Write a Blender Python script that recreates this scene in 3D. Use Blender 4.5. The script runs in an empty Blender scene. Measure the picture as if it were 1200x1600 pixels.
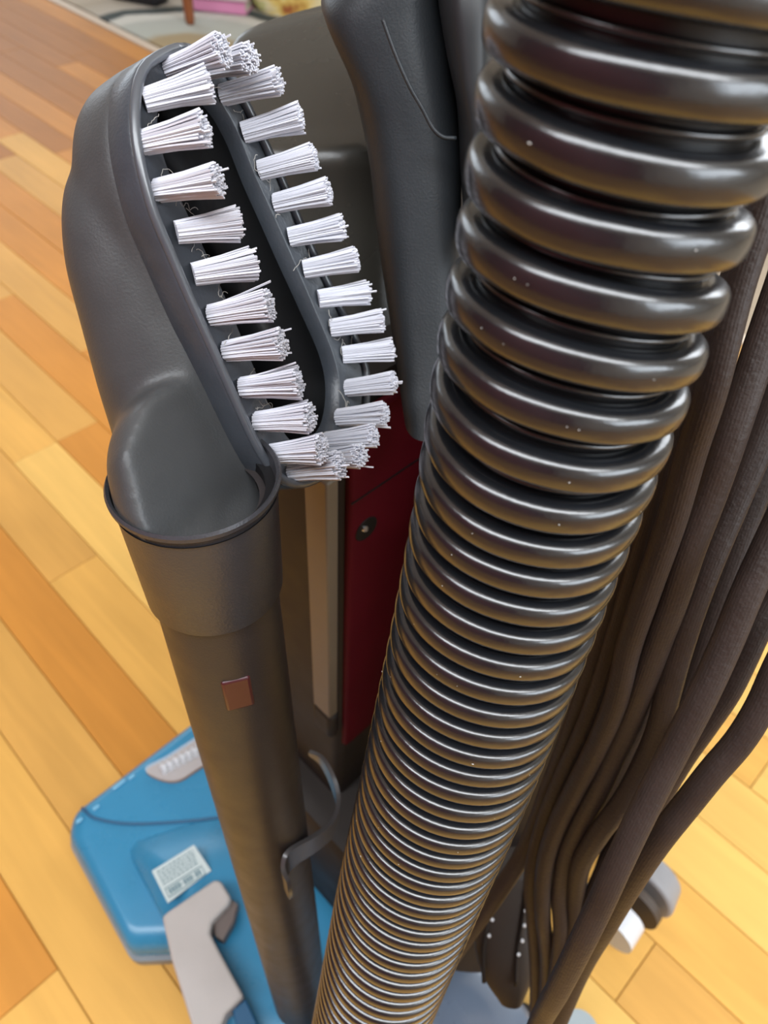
import bpy, bmesh, math, random
import numpy as np
from mathutils import Vector, Matrix
random.seed(7); RNG = np.random.default_rng(7)
SC = bpy.context.scene; COL = SC.collection

# ---------------------------------------------------------------- camera
FPX, HCAM = 1200.0, 0.70
PITCH, ROLL = math.radians(47.95), math.radians(-4.03)
_f = np.array([0, math.cos(PITCH), -math.sin(PITCH)]); _r = np.array([1., 0, 0]); _d = np.cross(_f, _r)
RC = np.stack([math.cos(ROLL)*_r + math.sin(ROLL)*_d, -math.sin(ROLL)*_r + math.cos(ROLL)*_d, _f], 1)
CAM = np.array([0, 0, HCAM])
cd = bpy.data.cameras.new('camera'); cam = bpy.data.objects.new('camera', cd); COL.objects.link(cam)
cd.sensor_fit = 'VERTICAL'; cd.sensor_height = 36; cd.lens = FPX*36/1600; cd.clip_start = .01; cd.clip_end = 50
cd.dof.use_dof = True; cd.dof.focus_distance = .185; cd.dof.aperture_fstop = 20
M3 = Matrix([[RC[i][0], -RC[i][1], -RC[i][2]] for i in range(3)])
cam.matrix_world = Matrix.Translation(Vector(CAM)) @ M3.to_4x4()
SC.camera = cam

def ray(x, y): return RC @ np.array([(x-600)/FPX, (y-800)/FPX, 1.])
def P(x, y, d): return CAM + ray(x, y)*d                 # a point at a measured distance from the lens
def Z(x, y, z=0.):                                       # a point at a measured height above the floor
    v = ray(x, y); return CAM + v*((z-HCAM)/v[2])
def onplane(x, y, p0, n):
    v = ray(x, y); return CAM + v*(np.dot(p0-CAM, n)/np.dot(v, n))
def unit(v): v = np.asarray(v, float); return v/np.linalg.norm(v)

TH = math.radians(137.585)                               # direction of the floor boards
UU = np.array([math.cos(TH), math.sin(TH), 0]); VV = np.array([-math.sin(TH), math.cos(TH), 0]); UP = np.array([0, 0, 1.])
def W(u, v, z=0.): return UU*u + VV*v + UP*z
def uvof(p): return float(np.dot(p, UU)), float(np.dot(p, VV))

# ---------------------------------------------------------------- world, light, exposure
SC.view_settings.view_transform = 'Standard'; SC.view_settings.look = 'None'
SC.view_settings.gamma = 1; SC.view_settings.use_curve_mapping = False
SC.view_settings.exposure = 0.0
wd = bpy.data.worlds.new('daylight'); SC.world = wd; wd.use_nodes = True
wd.node_tree.nodes['Background'].inputs[0].default_value = (.80, .90, 1, 1)
wd.node_tree.nodes['Background'].inputs[1].default_value = 1.6
def area(name, loc, target, sx, sy, power, col):
    l = bpy.data.lights.new(name, 'AREA'); l.shape = 'RECTANGLE'; l.size = sx; l.size_y = sy; l.energy = power; l.color = col
    o = bpy.data.objects.new(name, l); COL.objects.link(o); o.location = Vector(loc)
    o.rotation_euler = (Vector(target)-Vector(loc)).to_track_quat('-Z', 'Y').to_euler(); return o
U0, U1, V0, V1, HR = -2.6, 4.6, -4.2, 2.2, 2.5           # the room
area('window_light_front', W(U1-.08, -1.2, 1.45), W(0, -1.0, 1.0), 2.2, 1.5, 18, (.88, .94, 1))
area('window_light_right', W(.6, V0+.08, 1.45), W(.3, 0, .9), 2.0, 1.5, 40, (.95, .97, 1))
area('window_light_back', W(U0+.08, -.9, 1.5), W(1, -.4, .3), 2.0, 1.3, 45, (.86, .93, 1))
area('added_overhead_light', (0, -.60, HR-.05), (0, -.2, 0), 4.0, .9, 120, (.90, .95, 1))  # unseen overhead panel, added to draw highlights along the hose ribs

# ---------------------------------------------------------------- helpers
def lin(r, g, b):
    f = lambda c: (c/255/12.92) if c/255 <= .04045 else ((c/255+.055)/1.055)**2.4
    return (f(r), f(g), f(b), 1)
MATS = {}
def mat(name, col, rough=.5, spec=.5, bump=0., bscale=400., var=0., vscale=30., metal=0., coat=0., alpha=1., trans=0., emit=0.):
    if name in MATS: return MATS[name]
    m = bpy.data.materials.new(name); m.use_nodes = True; nt = m.node_tree; b = nt.nodes['Principled BSDF']
    b.inputs['Base Color'].default_value = col; b.inputs['Roughness'].default_value = rough
    b.inputs['Specular IOR Level'].default_value = spec; b.inputs['Metallic'].default_value = metal
    b.inputs['Coat Weight'].default_value = coat; b.inputs['Alpha'].default_value = alpha
    b.inputs['Transmission Weight'].default_value = trans
    tc = nt.nodes.new('ShaderNodeTexCoord')
    if var:
        n = nt.nodes.new('ShaderNodeTexNoise'); n.inputs['Scale'].default_value = vscale; n.inputs['Detail'].default_value = 6
        nt.links.new(tc.outputs['Object'], n.inputs['Vector'])
        mx = nt.nodes.new('ShaderNodeMix'); mx.data_type = 'RGBA'
        mx.inputs[6].default_value = tuple(c*(1-var) for c in col[:3])+(1,); mx.inputs[7].default_value = tuple(min(1, c*(1+var)) for c in col[:3])+(1,)
        nt.links.new(n.outputs[0], mx.inputs[0]); nt.links.new(mx.outputs[2], b.inputs['Base Color'])
        r = nt.nodes.new('ShaderNodeMapRange'); r.inputs[3].default_value = max(0.02, rough*(1-.25)); r.inputs[4].default_value = min(1, rough*1.25)
        nt.links.new(n.outputs[0], r.inputs[0]); nt.links.new(r.outputs[0], b.inputs['Roughness'])
    if bump:
        n2 = nt.nodes.new('ShaderNodeTexNoise'); n2.inputs['Scale'].default_value = bscale; n2.inputs['Detail'].default_value = 3
        nt.links.new(tc.outputs['Object'], n2.inputs['Vector'])
        bp = nt.nodes.new('ShaderNodeBump'); bp.inputs['Strength'].default_value = bump; bp.inputs['Distance'].default_value = .001
        nt.links.new(n2.outputs[0], bp.inputs['Height']); nt.links.new(bp.outputs[0], b.inputs['Normal'])
    MATS[name] = m; return m

def mesh(name, verts, faces, m=None, parent=None, smooth=False, auto=None):
    me = bpy.data.meshes.new(name); me.from_pydata([tuple(map(float, v)) for v in verts], [], [tuple(f) for f in faces]); me.update()
    bm = bmesh.new(); bm.from_mesh(me); bmesh.ops.recalc_face_normals(bm, faces=bm.faces); bm.to_mesh(me); bm.free()
    if smooth: me.shade_smooth()
    if auto is not None: me.shade_smooth(); me.set_sharp_from_angle(angle=math.radians(auto))
    if m: me.materials.append(m)
    o = bpy.data.objects.new(name, me); COL.objects.link(o)
    if parent: put(o, parent)
    return o
def put(o, parent):
    o.parent = parent; o.matrix_parent_inverse = parent_matrix(parent).inverted()
def parent_matrix(p):
    m = Matrix.LocRotScale(p.location, p.rotation_euler, p.scale)
    return (parent_matrix(p.parent) @ p.matrix_parent_inverse @ m) if p.parent else m
def thing(name, label, cat, loc=(0, 0, 0), group=None):
    o = bpy.data.objects.new(name, None); COL.objects.link(o); o.empty_display_size = .05; o.location = Vector(loc)
    o['label'] = label; o['category'] = cat
    if group: o['group'] = group
    return o
def tag(o, label, cat, group=None):
    o['label'] = label; o['category'] = cat
    if group: o['group'] = group
    return o
def struct(o): o['kind'] = 'structure'; return o
def bevel(o, w, seg=2, ang=30):
    b = o.modifiers.new('bevel', 'BEVEL'); b.width = w; b.segments = seg; b.limit_method = 'ANGLE'; b.angle_limit = math.radians(ang)
    o.data.shade_smooth(); o.data.set_sharp_from_angle(angle=math.radians(60)); return o

def rings(rs, caps=True, closed=True):
    n = len(rs[0]); V = [v for r in rs for v in r]; F = []
    for i in range(len(rs)-1):
        for j in range(n if closed else n-1):
            k = (j+1) % n; F.append((i*n+j, i*n+k, (i+1)*n+k, (i+1)*n+j))
    if caps: F.append(tuple(range(n))[::-1]); F.append(tuple((len(rs)-1)*n+j for j in range(n)))
    return V, F
def frames(pts, up=None):
    pts = np.asarray(pts, float); T = np.gradient(pts, axis=0); T /= np.linalg.norm(T, axis=1)[:, None]
    a = unit(np.cross(T[0], [0.3, 1, 0.1] if up is None else up)); A = []
    for t in T:
        a = unit(a - t*np.dot(a, t)); A.append(a)
    A = np.array(A); B = np.cross(T, A); return T, A, B
def smoothpath(pts, n):
    """Catmull-Rom through the points, n samples, even in length"""
    p = np.asarray(pts, float); q = np.vstack([2*p[0]-p[1], p, 2*p[-1]-p[-2]]); out = []
    for i in range(len(p)-1):
        for t in np.linspace(0, 1, 24, endpoint=False):
            a, b, c, d = q[i:i+4]; out.append(.5*((2*b)+(-a+c)*t+(2*a-5*b+4*c-d)*t*t+(-a+3*b-3*c+d)*t**3))
    out.append(p[-1]); out = np.array(out)
    s = np.r_[0, np.cumsum(np.linalg.norm(np.diff(out[:, :3], axis=0), axis=1))]; t = np.linspace(0, s[-1], n)
    return np.stack([np.interp(t, s, out[:, k]) for k in range(out.shape[1])], 1)
def tube(name, pts, r, m, parent=None, seg=12, prof=None, up=None, flat=1.):
    pts = np.asarray(pts, float); T, A, B = frames(pts, up); rs = []
    r = np.full(len(pts), r) if np.isscalar(r) else np.asarray(r)
    an = np.linspace(0, 2*math.pi, seg, endpoint=False)
    for i in range(len(pts)):
        rs.append([pts[i] + r[i]*(prof(t) if prof else 1)*(A[i]*math.cos(t)+B[i]*math.sin(t)*flat) for t in an])
    return mesh(name, *rings(rs), m, parent, smooth=True)
def box(name, c, ax, ay, az, hx, hy, hz, m, parent=None, bv=0., seg=2):
    c = np.asarray(c, float); V = [c+ax*hx*i+ay*hy*j+az*hz*k for k in (-1, 1) for j in (-1, 1) for i in (-1, 1)]
    F = [(0, 2, 3, 1), (4, 5, 7, 6), (0, 1, 5, 4), (2, 6, 7, 3), (0, 4, 6, 2), (1, 3, 7, 5)]
    o = mesh(name, V, F, m, parent)
    if bv: bevel(o, bv, seg)
    return o
def prism(name, top, depthvec, m, parent=None, bv=0., seg=2, taper=0.):
    """a polygon given depth along depthvec (away from its face)"""
    top = np.asarray(top, float); c = top.mean(0); bot = top + np.asarray(depthvec)
    if taper: bot = bot + (top-c)*taper
    V, F = rings([list(top), list(bot)]); o = mesh(name, V, F, m, parent)
    if bv: bevel(o, bv, seg)
    return o
def roundpoly(pts, n=64):
    p = np.vstack([pts, pts[:1]]); p = np.asarray(p, float); L = len(pts); q = [p[(i-1) % L] for i in range(L+3)]
    q = [np.asarray(pts[(i-1) % L], float) for i in range(L+3)]; out = []
    for i in range(L):
        for t in np.linspace(0, 1, 12, endpoint=False):
            a, b, c, d = q[i:i+4]; out.append(.5*((2*b)+(-a+c)*t+(2*a-5*b+4*c-d)*t*t+(-a+3*b-3*c+d)*t**3))
    out = np.array(out+[out[0]]); s = np.r_[0, np.cumsum(np.linalg.norm(np.diff(out, axis=0), axis=1))]; t = np.linspace(0, s[-1], n, endpoint=False)
    return np.stack([np.interp(t, s, out[:, k]) for k in range(out.shape[1])], 1)
def slab(name, st, m, parent=None, e=2.6, seg=40, n=40, dirn=None):
    """a rounded moulding lofted through stations (left point, right point, thickness)"""
    arr = np.array([np.r_[a, b, t] for a, b, t in st]); arr = smoothpath(arr, n) if n else arr; rs = []
    for k, row in enumerate(arr):
        L, R, t = row[:3], row[3:6], row[6]; c = (L+R)/2; w = (R-L)/2
        back = dirn if dirn is not None else unit(np.cross(UP, w)); back = back if np.dot(back, c-CAM) > 0 else -back
        c = c + back*t*.5; ring = []
        for a in np.linspace(0, 2*math.pi, seg, endpoint=False):
            ca, sa = math.cos(a), math.sin(a)
            ring.append(c + w*math.copysign(abs(ca)**(2/e), ca) + back*t*.5*math.copysign(abs(sa)**(2/e), sa))
        rs.append(ring)
    return mesh(name, *rings(rs), m, parent, auto=50)

# ---------------------------------------------------------------- materials
def wood(name, col, dark=.78):
    m = bpy.data.materials.new(name); m.use_nodes = True; nt = m.node_tree; b = nt.nodes['Principled BSDF']
    tc = nt.nodes.new('ShaderNodeTexCoord'); oi = nt.nodes.new('ShaderNodeObjectInfo')
    ad = nt.nodes.new('ShaderNodeVectorMath'); ad.operation = 'ADD'; cb = nt.nodes.new('ShaderNodeCombineXYZ')
    ml = nt.nodes.new('ShaderNodeMath'); ml.operation = 'MULTIPLY'; ml.inputs[1].default_value = 37
    nt.links.new(oi.outputs['Random'], ml.inputs[0]); nt.links.new(ml.outputs[0], cb.inputs[0]); nt.links.new(ml.outputs[0], cb.inputs[1])
    nt.links.new(tc.outputs['Object'], ad.inputs[0]); nt.links.new(cb.outputs[0], ad.inputs[1])
    mp = nt.nodes.new('ShaderNodeMapping'); mp.inputs['Scale'].default_value = (4, 55, 4); nt.links.new(ad.outputs[0], mp.inputs[0])
    n = nt.nodes.new('ShaderNodeTexNoise'); n.inputs['Scale'].default_value = 1; n.inputs['Detail'].default_value = 8; n.inputs['Distortion'].default_value = 1.2
    nt.links.new(mp.outputs[0], n.inputs['Vector'])
    mp2 = nt.nodes.new('ShaderNodeMapping'); mp2.inputs['Scale'].default_value = (5, 16, 5); nt.links.new(ad.outputs[0], mp2.inputs[0])
    n2 = nt.nodes.new('ShaderNodeTexNoise'); n2.inputs['Scale'].default_value = 1; n2.inputs['Detail'].default_value = 4; nt.links.new(mp2.outputs[0], n2.inputs['Vector'])
    r = nt.nodes.new('ShaderNodeValToRGB'); e = r.color_ramp.elements
    e[0].position = .25; e[0].color = tuple(c*dark for c in col)+(1,); e[1].position = .75; e[1].color = tuple(min(1, c*1.1) for c in col)+(1,)
    av = nt.nodes.new('ShaderNodeMath'); av.operation = 'ADD'; av2 = nt.nodes.new('ShaderNodeMath'); av2.operation = 'MULTIPLY'; av2.inputs[1].default_value = .5
    nt.links.new(n.outputs[0], av.inputs[0]); nt.links.new(n2.outputs[0], av.inputs[1]); nt.links.new(av.outputs[0], av2.inputs[0])
    nt.links.new(av2.outputs[0], r.inputs[0]); nt.links.new(r.outputs[0], b.inputs['Base Color'])
    b.inputs['Roughness'].default_value = .45; b.inputs['Specular IOR Level'].default_value = .2; b.inputs['Coat Weight'].default_value = .0; b.inputs['Coat Roughness'].default_value = .2
    bp = nt.nodes.new('ShaderNodeBump'); bp.inputs['Strength'].default_value = .15; bp.inputs['Distance'].default_value = .0005
    nt.links.new(n.outputs[0], bp.inputs['Height']); nt.links.new(bp.outputs[0], b.inputs['Normal']); return m
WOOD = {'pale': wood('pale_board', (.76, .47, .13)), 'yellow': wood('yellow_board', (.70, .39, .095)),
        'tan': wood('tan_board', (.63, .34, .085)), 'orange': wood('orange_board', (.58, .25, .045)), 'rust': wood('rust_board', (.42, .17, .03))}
BLACK = mat('hose_black', (.009, .010, .012, 1), .24, 1.0, bump=.04, bscale=900, var=.15, vscale=200, coat=.15)
HWALL = mat('hose_wall_black', (.010, .010, .011, 1), .32, .45)
GREY = mat('brush_grey_plastic', (.058, .060, .062, 1), .42, .45, bump=.12, bscale=1500, var=.12, vscale=120)
PLATE = mat('brush_plate_plastic', (.052, .060, .072, 1), .33, .5, bump=.10, bscale=1200, var=.2, vscale=160)
DARK = mat('dark_slot', (.006, .006, .007, 1), .5, .3)
WAND = mat('wand_plastic', (.030, .025, .025, 1), .42, .35, bump=.10, bscale=1600, var=.12, vscale=90)
SLEEVE = mat('sleeve_plastic', (.040, .040, .046, 1), .38, .5, bump=.14, bscale=1500, var=.12, vscale=120)
BRISTLE = mat('white_bristle', (.68, .69, .76, 1), .45, .4)
LINT = mat('lint', (.42, .40, .37, 1), .9, .1)
CORD = mat('cord_rubber', (.034, .023, .019, 1), .50, .28, bump=.25, bscale=700, var=.25, vscale=80)
MATTE = mat('matte_housing', (.022, .026, .030, 1), .48, .4, bump=.12, bscale=1400, var=.15, vscale=60)
GLOSS = mat('smoked_gloss', (.040, .038, .032, 1), .27, .45, bump=.03, bscale=600, var=.1, vscale=40)
BODY = mat('body_dark', (.018, .014, .012, 1), .55, .25, var=.15, vscale=50)
REDP = mat('dark_red_panel', (.075, .003, .008, 1), .6, .1, var=.3, vscale=25)
BEIGE = mat('taupe_trim', (.16, .125, .085, 1), .5, .4, var=.12, vscale=60)
BLUE = mat('blue_shell', (.035, .225, .40, 1), .28, .5, bump=.04, bscale=300, var=.10, vscale=22)
DBLUE = mat('deep_blue', (.015, .09, .19, 1), .35, .5)
PEDAL = mat('grey_pedal', (.44, .41, .39, 1), .45, .4, var=.06, vscale=60)
LGREY = mat('base_grey', (.22, .24, .26, 1), .45, .4, var=.1, vscale=60)
LABELM = mat('label_silver', (.52, .60, .60, 1), .5, .4, var=.05, vscale=200)
INK = mat('label_ink', (.10, .19, .23, 1), .6, .3)
STEEL = mat('bright_metal', (.75, .76, .78, 1), .22, .6, metal=.9)
GLASS = mat('clear_window', (.9, .92, .95, 1), .06, .5, alpha=.22)
SMOKE = mat('grey_blue_gloss', (.10, .13, .18, 1), .26, .6, var=.15, vscale=30, coat=.4)
WHEEL = mat('wheel_grey', (.26, .26, .27, 1), .45, .4, var=.1, vscale=80)
WHITEP = mat('white_plastic', (.58, .60, .63, 1), .3, .5)
CARPET = mat('carpet_beige', (.40, .33, .245, 1), .95, .1, bump=.6, bscale=300, var=.16, vscale=9)

# ================================================================ STRUCTURE
K = .6087; VW = .0985*K; VO = .005*K; VB = VO - 19*VW
floor = struct(mesh('floor', [W(U0, VB-.003, -.016), W(U1, VB-.003, -.016), W(U1, V1, -.016), W(U0, V1, -.016), W(U0, VB-.003, -.006), W(U1, VB-.003, -.006), W(U1, V1, -.006), W(U0, V1, -.006)],
      [(0, 3, 2, 1), (4, 5, 6, 7), (0, 1, 5, 4), (1, 2, 6, 5), (2, 3, 7, 6), (3, 0, 4, 7)], mat('subfloor', (.34, .17, .045, 1), .7, var=.15, vscale=5)))
def plank(u0, u1, k, tone):
    g = .00028; a, b = u0+g, u1-g; v0, v1 = VO+k*VW+g, VO+(k+1)*VW-g; hu, hv = (b-a)/2, (v1-v0)/2; bv = .0007
    z0, z1 = -.006, random.uniform(-.0002, .0002); V = []
    for z, i in ((z0, 0), (z1-bv, 0), (z1, bv)):
        V += [(-hu+i, -hv+i, z), (hu-i, -hv+i, z), (hu-i, hv-i, z), (-hu+i, hv-i, z)]
    F = [(8, 9, 10, 11)] + [(r*4+j, r*4+(j+1) % 4, (r+1)*4+(j+1) % 4, (r+1)*4+j) for r in (0, 1) for j in range(4)]
    me = bpy.data.meshes.new('plank'); me.from_pydata(V, [], F); me.materials.append(WOOD[tone])
    o = bpy.data.objects.new('plank', me); COL.objects.link(o)
    o.location = Vector(W((a+b)/2, (v0+v1)/2, 0)); o.rotation_euler = (0, 0, TH); put(o, floor)
# joints measured along the boards: row -> [(u where the board begins, tone)...]
ROWS = {1: [(-.6, 'yellow'), (.2545, 'orange'), (.9, 'tan')], 0: [(-.5, 'tan'), (.02, 'yellow'), (.86, 'tan')],
        -1: [(-.7, 'yellow'), (.1, 'tan'), (.95, 'yellow')], -2: [(-.6, 'pale'), (.08, 'orange'), (.83, 'tan'), (1.3, 'orange')],
        -3: [(-.5, 'tan'), (.1, 'yellow'), (.60, 'tan'), (.86, 'yellow')], -4: [(-.9, 'tan'), (-.26, 'pale'), (.80, 'yellow'), (1.1, 'orange')],
        -5: [(-.8, 'tan'), (-.067, 'yellow'), (.40, 'orange'), (.80, 'tan'), (1.25, 'orange')], -6: [(-.9, 'yellow'), (-.02, 'yellow'), (.50, 'orange'), (1.15, 'tan')],
        -7: [(-.7, 'pale'), (.30, 'orange'), (.95, 'tan')], -8: [(-.8, 'yellow'), (-.33, 'pale'), (.3, 'tan'), (1.0, 'orange')],
        -9: [(-.9, 'pale'), (-.059, 'yellow'), (.5, 'tan'), (1.1, 'orange')], -10: [(-.7, 'yellow'), (-.22, 'pale'), (.4, 'tan'), (.9, 'tan')]}
for k in range(-19, 9):
    row = list(ROWS.get(k, [(-.9+random.uniform(0, .4), random.choice(['yellow', 'tan', 'pale']))]))
    while row[-1][0] < 4.5:
        row.append((min(4.58, row[-1][0]+(random.uniform(.45, .95) if row[-1][0] < 2.2 else random.uniform(.9, 1.4))), random.choice(['orange', 'rust', 'rust'] if row[-1][0] > .4 else ['tan', 'orange', 'yellow'])))  # far boards drawn darker: shade farther off is put into their tones
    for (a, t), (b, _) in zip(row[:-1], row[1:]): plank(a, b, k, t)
def slabuv(name, u0, u1, v0, v1, z0, z1, m, bv=0., parent=None):
    c = W((u0+u1)/2, (v0+v1)/2, (z0+z1)/2); return box(name, c, UU, VV, UP, abs(u1-u0)/2, abs(v1-v0)/2, (z1-z0)/2, m, parent, bv)
struct(slabuv('trim_1', U0, U1, VB-.026, VB-.001, -.005, .004, mat('threshold_pale', (.62, .52, .40, 1), .5, var=.1), .002))
struct(slabuv('floor_carpet', U0, U1, V0, VB-.024, -.016, -.001, CARPET))
WALLM = mat('wall_cream', (.72, .68, .60, 1), .8, .2, var=.03, vscale=4); RWALL = mat('wall_red_reflector', (.20, .045, .05, 1), .75, .2, var=.05, vscale=4)
def wall(name, axis, pos, a0, a1, m, win=None):
    """a wall 0.12 m thick, with an opening (a, b, z0, z1) where it has a window"""
    def piece(p, q, z0, z1, par):
        s = 1 if pos > 0 else -1
        if axis == 'u': return slabuv(name if par is None else 'wall_panel', pos, pos+.12*s, p, q, z0, z1, m, parent=par)
        return slabuv(name if par is None else 'wall_panel', p, q, pos, pos+.12*s, z0, z1, m, parent=par)
    if not win: struct(piece(a0, a1, -.02, HR, None)); return
    a, b, z0, z1 = win; w = struct(piece(a0, a, -.02, HR, None)); piece(b, a1, -.02, HR, w); piece(a, b, -.02, z0, w); piece(a, b, z1, HR, w)
def window(n, axis, pos, a, b, z0, z1):
    f = []; e = .05; s = 1 if pos > 0 else -1; root = None
    def bar(p, q, y0, y1, t=.05):
        nonlocal root
        nm = 'window_%d' % n if root is None else 'window_bar'
        o = slabuv(nm, pos-.01*s, pos+t*s, p, q, y0, y1, WHITEP, .004, root) if axis == 'u' else slabuv(nm, p, q, pos-.01*s, pos+t*s, y0, y1, WHITEP, .004, root)
        if root is None: root = struct(o)
    bar(a, a+e, z0, z1); bar(b-e, b, z0, z1); bar(a, b, z0, z0+e); bar(a, b, z1-e, z1); m = (a+b)/2; bar(m-.02, m+.02, z0, z1, .04)
wall('wall_front', 'u', U1, V0, V1, WALLM, (-2.4, 0, .7, 2.2)); window(1, 'u', U1, -2.4, 0, .7, 2.2)
wall('wall_right', 'v', V0, U0, U1, WALLM, (-.5, 1.7, .7, 2.2)); window(2, 'v', V0, -.5, 1.7, .7, 2.2)
wall('wall_back', 'u', U0, V0, V1, WALLM, (-2.0, .2, .85, 2.15)); window(3, 'u', U0, -2.0, .2, .85, 2.15)
wall('wall_left', 'v', V1, U0, U1, RWALL)  # unseen wall, coloured burgundy to add red reflections to the dark plastic
struct(slabuv('ceiling', U0-.1, U1+.1, V0-.1, V1+.1, HR, HR+.1, mat('ceiling_white', (.85, .84, .80, 1), .9, .1)))

# ================================================================ SUCTION HOSE
HP = [(-420, 1130, 700), (-150, 1062, 610), (0, 1025, 545), (180, 981, 500), (345, 939, 458), (600, 870, 402), (800, 816, 352), (1000, 760, 310), (1200, 700, 270), (1400, 636, 226), (1600, 576, 180), (1700, 548, 160)]
hy = np.array([h[0] for h in HP], float); HD = .045
hx = lambda y: np.interp(y, hy, [h[1] for h in HP]); hw = lambda y: np.interp(y, hy, [h[2] for h in HP])
keys = np.array([P(x, y, HD*FPX/(w*.975)) for y, x, w in HP]); low = keys[-1]
up_ = unit(unit(keys[2]-keys[4])+np.array([0, .05, .1])); keys[1] = keys[2]+up_*.0125; keys[0] = keys[2]+up_*.036
hyk = list(hy); 
# below the picture the hose runs on down to the floor head
tail = [low+np.array([-.004, -.002, -.10]), low+np.array([-.002, .03, -.20])]
allk = np.vstack([keys, tail]); ykeys = np.r_[hy, 1950, 2300]
SPY = [-420, 50, 230, 350, 440, 540, 610, 680, 735, 800, 890, 930, 1040, 1100, 1150, 1215, 1280, 1330, 1380, 1430, 1500, 1600, 1700, 1950, 2300]
SPV = [128, 121, 112, 98, 90, 74, 66, 60, 56, 49, 44, 39, 33, 28.5, 26.5, 22.5, 20.5, 18.2, 16.5, 15, 13.5, 12, 11.5, 17, 20]
yy = np.arange(-420, 2300, .25); ph = np.cumsum(.25/np.interp(yy, SPY, SPV)); ph -= np.interp(108, yy, ph)
path = smoothpath(np.hstack([allk, ykeys[:, None]]), 3200)
hpos, hyv = path[:, :3], path[:, 3]; hph = np.interp(hyv, yy, ph)
T, A, B = frames(hpos); arc = np.r_[0, np.cumsum(np.linalg.norm(np.diff(hpos, axis=0), axis=1))]
hose = thing('suction_hose', 'black ribbed suction hose running down beside the dusting brush and the wand', 'hose', hpos[-1])
def axis_at(p):
    return (np.array([np.interp(p, hph, hpos[:, k]) for k in range(3)]), unit([np.interp(p, hph, A[:, k]) for k in range(3)]), unit([np.interp(p, hph, B[:, k]) for k in range(3)]),
            unit([np.interp(p, hph, T[:, k]) for k in range(3)]))
p0, p1 = hph[0]+1, hph[-1]-1
NA = 72
def helix(name, m, off, rad, ra, rr, seg, nper=NA):
    """a bead that winds round the hose: off = phase of its crest, rad = its radius, ra / rr = half width along and height (share of pitch)"""
    n = int((p1-p0)*nper); rs = []
    for i in range(n+1):
        p = p0 + (p1-p0)*i/n; c, a, b, t = axis_at(p+off); pitch = np.interp(p+1, hph, arc)-np.interp(p, hph, arc)
        if not pitch > 0: pitch = .005
        ang = -2*math.pi*p; d = a*math.cos(ang)+b*math.sin(ang); R = rad
        h = rr*pitch if rr < 1 else rr
        h = min(h, .0036); cc = c + d*(R-h); ring = []
        for q in np.linspace(0, 2*math.pi, seg, endpoint=False):
            cq, sq = math.cos(q), math.sin(q); ring.append(cc + t*math.copysign(abs(cq)**.62, cq)*ra*pitch + d*math.copysign(abs(sq)**.75, sq)*h)
        rs.append(ring)
    return mesh(name, *rings(rs), m, hose, smooth=True)
n = 900; rs = []
for i in range(n+1):
    c, a, b, t = axis_at(p0-.5+(p1-p0+1)*i/n); rs.append([c + (a*math.cos(q)+b*math.sin(q))*(HD/2-.0050) for q in np.linspace(0, 2*math.pi, 56, endpoint=False)])
mesh('hose_wall', *rings(rs), HWALL, hose, smooth=True)
helix('spiral_rib', BLACK, 0., HD/2, .345, .34, 20)
helix('spiral_seam', BLACK, -.47, HD/2-.0036, .06, .07, 8)

V, F = [], []
for k in range(90):
    p = random.randint(int(p0)+2, int(p1)-4)+random.uniform(-.25, .25)+.0; c, a, b, t = axis_at(p)
    dv = unit(unit(CAM-c)*1.0+a*random.uniform(-1, 1)+b*random.uniform(-1, 1)); dv = unit(dv-t*np.dot(dv, t))
    frac = (math.atan2(-np.dot(dv, b), np.dot(dv, a))/(2*math.pi)); pp_ = round(p-frac)+frac
    c, a, b, t = axis_at(pp_); q = c+dv*(HD/2+.00002)+t*random.uniform(-.0004, .0004); r_ = random.uniform(.00006, .00014); s = len(V)
    w_ = unit(np.cross(dv, t)); l_ = r_*random.choice([1, 1, 2.5])
    V += [q-w_*l_, q+t*r_, q+w_*l_, q-t*r_, q+dv*r_]; F += [(s, s+1, s+4), (s+1, s+2, s+4), (s+2, s+3, s+4), (s+3, s, s+4), (s+3, s+2, s+1, s)]
o = mesh('dust', V, F, mat('dust_white', (.7, .7, .68, 1), .9, .1), hose); o['kind'] = 'stuff'

# ================================================================ EXTENSION WAND
wa = P(351, 980, .229); wb = P(468, 1550, .497); wd_ = unit(wb-wa); WR = .0172
def wand_at(y):
    t = 0.; lo, hi = -.3, 1.5
    for _ in range(50):
        mid = (lo+hi)/2; q = RC.T @ (wa+(wb-wa)*mid-CAM); yy_ = 800+FPX*q[1]/q[2]
        if yy_ < y: lo = mid
        else: hi = mid
    return wa+(wb-wa)*lo
wand = thing('extension_wand', 'dark plastic extension wand held upright under the dusting brush', 'vacuum wand', wb)
w0, w1 = wand_at(780), wand_at(1562)
t_, a_, b_ = frames([w0, w1]); wax, wbx = a_[0], b_[0]
def lathe(name, stn, m, parent, seg=64):
    rs = [[c + (wax*math.cos(q)+wbx*math.sin(q))*r for q in np.linspace(0, 2*math.pi, seg, endpoint=False)] for c, r in stn]
    return mesh(name, *rings(rs, caps=False), m, parent, auto=35)
lathe('tube', [(w0, WR-.002), (w0, WR), (w1-wd_*.003, WR), (w1, WR-.002), (w1+wd_*.001, WR-.008)], WAND, wand)
lathe('end_ferrule', [(w1-wd_*.004, WR-.004), (w1+wd_*.001, WR-.003), (w1+wd_*.03, WR-.003), (w1+wd_*.03, WR-.008)], LGREY, wand)
rr_ = unit(CAM-wand_at(1015)); rr_ = unit(rr_-wd_*np.dot(rr_, wd_))
bc = wand_at(1012)+rr_*(WR-.0008)
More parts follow.
